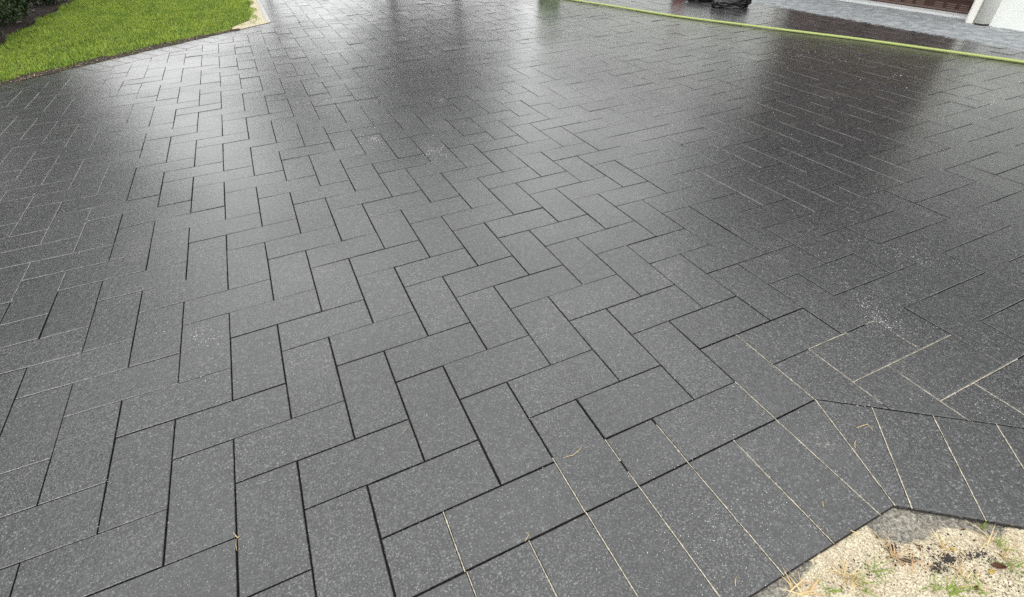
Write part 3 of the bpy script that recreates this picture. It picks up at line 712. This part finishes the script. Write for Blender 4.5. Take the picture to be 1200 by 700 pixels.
# planting bed with shrubs
bv = [P3(u, w, .012) for u, w in ((-21.6, -40), (-22.2, -50), (-21.8, -60), (-21.4, -72), (-21, -95), (-60, -95), (-60, -36), (-24, -36))]
bd = mk('planting_bed', bv, [list(range(len(bv)))[::-1]], M['mulch']); tag(bd, 'dark bark mulch bed at the edge of the lawn', 'flower bed', kind='structure')
V, Fc, T = [], [], []
for _ in range(900):
    u, w = -21.9-rnd.random()**1.4*4, rnd.uniform(-80, -40); blade(V, Fc, T, P3(u, w, .014), rnd.uniform(0, 6.28), rnd.uniform(1.0, 1.6), rnd.uniform(.02, .06), rnd.uniform(.006, .02), .3, rnd.random()**2*.8, 2)
o = mk('leaf_litter', V, Fc, M['deadleaf']); tag(o, 'brown leaf and bark litter along the bed edge', 'litter', kind='stuff')
for x, y, lab in ((18, 22, 'pale fallen leaf on the bed nearest the lawn bulge'), (9, 24, 'pinkish pale leaf at the left of the bed'), (40, 15, 'long pale leaf at the bed edge above the others'), (57, 6, 'pale leaf farthest up the bed edge'), (23, 29, 'faded leaf just below the pale pair'), (37, 7, 'small pale leaf under the shrub')):
    leaf('fallen_leaf', x, y, .09, .03, .2, rnd.uniform(0, 3), .1, M['pleaf'], lab, 'leaf', 'pale leaves on the bed', .02)
def leafcloud(name, cx, cy, cz, rx, ry, rz, n, size, mat, parent=None, seed=1, clumps=26):
    g = np.random.default_rng(seed)
    cc = g.normal(size=(clumps, 3)); cc /= np.linalg.norm(cc, axis=1)[:, None]; cc *= g.uniform(.35, .95, (clumps, 1))**.6
    cr = g.uniform(.18, .42, clumps); k = g.integers(0, clumps, n)
    d = g.normal(size=(n, 3)); d /= np.linalg.norm(d, axis=1)[:, None]
    c = (cc[k]+d*(cr[k]*g.uniform(.4, 1, n)**.5)[:, None])*np.array([rx, ry, rz])+np.array([cx, cy, cz])
    a = g.normal(size=(n, 3)); a /= np.linalg.norm(a, axis=1)[:, None]; b = np.cross(a, g.normal(size=(n, 3))); b /= np.linalg.norm(b, axis=1)[:, None]
    s = (size*g.uniform(.6, 1.3, n))[:, None]
    V = np.stack([c-a*s, c-b*s*.45, c+a*s, c+b*s*.45], 1).reshape(-1, 3); i = np.arange(n)*4
    o = big(name, V, np.stack([i, i+1, i+2, i+3], 1), mat, parent)
    at = o.data.attributes.new('tone', 'FLOAT', 'FACE'); at.data.foreach_set('value', (g.random(n)).astype(np.float32)); return o
for i, (u, w, h_, lab) in enumerate(((-24.8, -46, .75, 'dark shrub in the bed nearest the left edge of the picture'), (-25.0, -53, .8, 'dark leafy shrub in the bed, second from the lawn bulge'), (-24.6, -60, .8, 'dark shrub in the bed beneath the pale leaves'), (-24.6, -68, .8, 'dark shrub farthest up the planting bed'))):
    e = empty('shrub', P3(u+1.0, w, .01)); tag(e, lab, 'shrub', 'dark shrubs in the bed')
    leafcloud('foliage', 0, 0, h_*.55, .55, .8, h_*.55, 5200, .03, M['shrubleaf'], e, 40+i)
    mb = MB()
    for k in range(6): mb.tube([(0, 0, 0), (rnd.uniform(-.1, .1), rnd.uniform(-.1, .1), .2), (rnd.uniform(-.4, .4), rnd.uniform(-.5, .5), h_*.8)], [.014, .01, .005], 6)
    mb.build('stem', M['bark'], e)

# ------------------------------------------------------------------ hose
hp = [(17.6, -52), (19.6, -45), (21.77, -37), (23.3, -30.2), (24.48, -24.9), (26.5, -18.8), (28.36, -13.7), (29.56, -9.3), (30.56, -5.75), (31.6, -1.5), (33.2, 3.5)]
def catmull(P, n=10):
    P = [P[0]]+P+[P[-1]]; out = []
    for i in range(1, len(P)-2):
        for k in range(n):
            t_ = k/n; out.append(tuple(.5*((2*P[i][a])+(-P[i-1][a]+P[i+1][a])*t_+(2*P[i-1][a]-5*P[i][a]+4*P[i+1][a]-P[i+2][a])*t_*t_+(-P[i-1][a]+3*P[i][a]-3*P[i+1][a]+P[i+2][a])*t_**3) for a in (0, 1)))
    out.append(P[-2]); return out
HR = .0145
hc = catmull(hp, 14)
mb = MB().tube([P3(u+.0*math.sin(i*.3), w, HR+.001+.0012*math.sin(i*.21)) for i, (u, w) in enumerate(hc)], HR, 14)
ho = mb.build('garden_hose', M['hose'], smooth=True); tag(ho, 'lime green hose lying across the wet paving toward the house', 'hose')

# ------------------------------------------------------------------ house
HX = 38.4*S                                          # wall face
DX = 40.4*S                                          # garage door face
house = empty('house', P3(38.4, -30)); tag(house, 'white stuccoed house with a brown garage door at the driveway end', 'house')
HL = Vector(P3(38.4, -30))
def hpart(mb, name, mat, parent=None, bevel=0, smooth=False):
    mb.v = [(x-HL.x, y-HL.y, z) for x, y, z in mb.v]
    return mb.build(name, mat, parent or house, smooth, bevel)
D0, D1 = -12.6, -28.6                                # door jambs (w)
Y = lambda w: -w*S
hpart(MB().box(HX, HX+.5, Y(14), Y(-12.45), -.1, 2.55), 'wall', M['stucco'])
hpart(MB().box(HX, HX+.5, Y(-28.9), Y(-74), -.1, 2.55), 'wall', M['stucco'])
hpart(MB().box(HX, HX+.5, Y(D0)+.003, Y(D1)-.003, 2.18, 2.55), 'lintel', M['soffit'])
hpart(MB().box(HX-.05, DX+.12, Y(-12.455), Y(-12.85), 0, 2.2), 'door_trim', M['trim'], bevel=.006)
hpart(MB().box(HX+.02, DX+.10, Y(-12.855), Y(-13.1), 0, 2.2), 'door_trim', M['trim'], bevel=.006)
hpart(MB().box(HX+.03, DX+.12, Y(-28.55), Y(-28.88), 0, 2.2), 'door_trim', M['trim'], bevel=.006)
th = MB().box(39.42*S, DX+.05, Y(-12.9), Y(-28.5), -.01, .022); hpart(th, 'threshold', M['threshold'], bevel=.004)
cm = MB().tube([(38.42*S, Y(-11.98), .022), (38.42*S, Y(-11.98), 2.5)], .088, 24); hpart(cm, 'column', M['trim'], smooth=False)
cm = MB().tube([(38.42*S, Y(-11.98), -.004), (38.42*S, Y(-11.98), .022)], .080, 24); hpart(cm, 'column_shadow_gap', M['soffit'])  # dark disc stands in for the shadow gap beneath the raised column
for p_ in house.children:
    if p_.name.startswith('column'): p_.data.polygons.foreach_set('use_smooth', [len(f.vertices) < 5 for f in p_.data.polygons])
gd = hpart(MB().box(DX, DX+.04, Y(-12.87), Y(-28.5), .024, 2.18), 'garage_door', M['door'])
for r_ in range(4):
    z0 = .024+r_*.54
    hpart(MB().box(DX-.008, DX, Y(-12.87), Y(-28.5), z0+.012, z0+.035), 'rail', M['doorlight'], gd)
    for g_ in range(4):
        w0 = -16.41-g_*3.86
        a1 = w0+3.15 if g_ else w0+3.15
        hpart(MB().box(DX-.010, DX, Y(w0-.02), Y(min(a1+.02, -12.95)), z0+.14, z0+.50), 'panel', M['door'], gd, .006)
        hpart(MB().box(DX-.016, DX-.0095, Y(w0+.12), Y(min(a1-.1, -13.05)), z0+.165, z0+.475), 'panel_field', M['doorlight'], gd, .004)
        for c_ in range(4):
            w1 = w0+c_*.85
            if w1+.58 > -12.9: continue
            lv = MB()
            for s_ in range(3): lv.box(DX-.012, DX, Y(w1), Y(w1+.58), z0+.030+.012+s_*.023, z0+.030+.027+s_*.023)
            hpart(lv, 'louvre', M['doorlight'], gd)
# overhanging upper storey (its eaves keep the strip before the door dry)
hpart(MB().box(33.4*S, 48*S, Y(14), Y(-31), 2.56, 2.72), 'soffit', M['soffit'])
hpart(MB().box(33.5*S, 48*S, Y(13.8), Y(-30.8), 2.723, 4.7), 'upper_wall', M['upper'])
for w0 in (4, -8, -20):
    wn = hpart(MB().box(33.5*S-.02, 33.5*S+.05, Y(w0), Y(w0-5), 3.2, 4.3), 'window', M['trim'])
    hpart(MB().box(33.5*S-.03, 33.5*S-.021, Y(w0-.2), Y(w0-4.8), 3.26, 4.24), 'pane', M['glass'], wn)
rf = MB(); rf.v = [P3(32.4, 15, 4.7), P3(32.4, -32, 4.7), P3(56, -32, 4.7), P3(56, 15, 4.7), P3(42, 3, 5.9), P3(42, -20, 5.9)]
rf.f = [[0, 1, 5, 4], [1, 2, 5], [2, 3, 4, 5], [3, 0, 4], [0, 3, 2, 1]]; hpart(rf, 'roof', M['roof'])
rf = MB(); rf.v = [P3(37.2, -31, 2.56), P3(37.2, -75, 2.56), P3(60, -75, 2.56), P3(60, -31, 2.56), P3(48, -38, 4.4), P3(48, -68, 4.4)]
rf.f = [[0, 1, 5, 4], [1, 2, 5], [2, 3, 4, 5], [3, 0, 4], [0, 3, 2, 1]]; hpart(rf, 'roof', M['roof'])

# ------------------------------------------------------------------ bags on the drive; bin and bucket added unseen for their reflections
def bag(x0, x1, y, hgt, dep, lab, seed, rz=0.0):
    a, b = gp(x0, y), gp(x1, y); c = ((a[0]+b[0])/2, (a[1]+b[1])/2); L = math.hypot(b[0]-a[0], b[1]-a[1])*S/2
    ang = math.atan2(-(b[1]-a[1]), b[0]-a[0])
    bm = bmesh.new(); bmesh.ops.create_icosphere(bm, subdivisions=5, radius=1)
    for v in bm.verts:
        n = v.co.normalized(); q = n*1.5+Vector((seed*5.7, 1, 2))
        f = 1+.22*noise.fractal(q*.9, .9, 2.0, 3)
        qs = Vector((q.x*.8+q.z, q.y*3.2, q.z*2.4+q.x*.9)); crease = abs(noise.noise(qs)); f -= .15*(1-min(1, crease*4))
        x, y_, z = n.x*f, n.y*f, n.z*f
        sx = math.copysign(abs(x)**.75, x); sy = math.copysign(abs(y_)**.8, y_)
        zz = max(-.55, z)+.55
        v.co = Vector((sx*L, sy*dep, zz*hgt/1.5))
    me = bpy.data.meshes.new('bin_bag'); bm.to_mesh(me); bm.free(); me.materials.append(M['bag'])
    me.polygons.foreach_set('use_smooth', [True]*len(me.polygons))
    o = bpy.data.objects.new('bin_bag', me); n_ = Vector((math.sin(ang), -math.cos(ang), 0))
    o.location = (c[0]*S-n_.x*dep, -c[1]*S-n_.y*dep, .002); o.rotation_euler = (0, 0, ang+rz); C.objects.link(o)
    return tag(o, lab, 'bag', 'black bags on the drive')
bag(834, 879, 10.5, .21, .15, 'larger black plastic bag on the wet paving beyond the hose', 1)
bag(803, 846, 3.0, .15, .12, 'flatter black plastic bag lying left of the larger one', 2)
def lathe(prof, seg=24):
    V, Fc = [], []
    for r, z in prof:
        for k in range(seg): V.append((r*math.cos(6.28318*k/seg), r*math.sin(6.28318*k/seg), z))
    for i in range(len(prof)-1):
        for k in range(seg): Fc.append([i*seg+k, i*seg+(k+1) % seg, (i+1)*seg+(k+1) % seg, (i+1)*seg+k])
    return V, Fc
u, w = gp(797, -9); e = empty('bucket', P3(u, w, 0)); tag(e, 'red plastic bucket added out of view to make a red reflection in the wet paving', 'bucket')  # unseen guess, added for the red streak it reflects
V, Fc = lathe([(0, .004), (.115, .004), (.12, .0), (.15, .30), (.158, .30), (.158, .315), (.146, .315), (.115, .02), (0, .02)]); mk('body', V, Fc, M['red'], e, True)
MB().tube([(.156*math.cos(a), .02, .30-.16*math.sin(a)) for a in [math.pi*k/12 for k in range(13)]], .003, 6).build('handle', M['trim'], e, True)
u, w = gp(643, -14); e = empty('reflection_bin', P3(u, w, 0)); tag(e, 'lime green bin added out of view to make a green reflection in the wet paving', 'bin')  # out of frame, put in only to reflect a green streak
V, Fc = lathe([(0, .004), (.20, .004), (.21, .0), (.24, .48), (.255, .48), (.255, .50), (.23, .50), (.2, .02), (0, .02)]); mk('body', V, Fc, M['green'], e, True)
V, Fc = lathe([(.27, .505), (.27, .53), (.15, .56), (0, .57)]); mk('lid', V, Fc, M['green'], e, True)

# ------------------------------------------------------------------ trees beyond the drive (seen in the wet paving)
def tree(u, w, ht, rad, lab, seed, n=9000, low=.3):
    e = empty('tree', P3(u, w, -.02)); tag(e, lab, 'tree', 'trees beyond the driveway'); r = random.Random(seed)
    tr = [(0, 0, 0), (r.uniform(-.1, .1), r.uniform(-.1, .1), ht*.3), (r.uniform(-.2, .2), r.uniform(-.2, .2), ht*.6), (0, 0, ht*.85)]
    MB().tube(tr, [ht*.014, ht*.011, ht*.008, .02], 10).build('trunk', M['bark'], e, True)
    for k in range(6):
        z = ht*r.uniform(.3, .6); a = r.uniform(0, 6.28); q = rad*.7
        MB().tube([(0, 0, z), (math.cos(a)*q*.5, math.sin(a)*q*.5, z+q*.35), (math.cos(a)*q, math.sin(a)*q, z+q*.5)], [.05, .03, .012], 7).build('limb', M['bark'], e, True)
    leafcloud('crown', 0, 0, ht*(1+low)/2, rad, rad, ht*(1-low)/2, n, .10, M['treeleaf'], e, seed, 40)
TREES = [
 (20, -96, 8.0, 2.6, 'broad dark tree beyond the top of the driveway', 101, 24000, .12),
 (34, -100, 8.4, 2.8, 'tallest dark tree beside the far end of the house', 102, 14000, .12),
 (-1, -92, 6.4, 1.9, 'slim tree behind the lawn corner', 103, 8000, .35),
 (-46, -62, 8.6, 3.6, 'large dark tree behind the planting bed', 104, 30000, .06),
 (-52, -30, 8.6, 4.0, 'large dark tree left of the paving', 105, 30000, .06),
 (-37, -88, 7.4, 2.6, 'smaller tree behind the shrubs', 106, 18000, .2)]
for a in TREES: tree(*a)
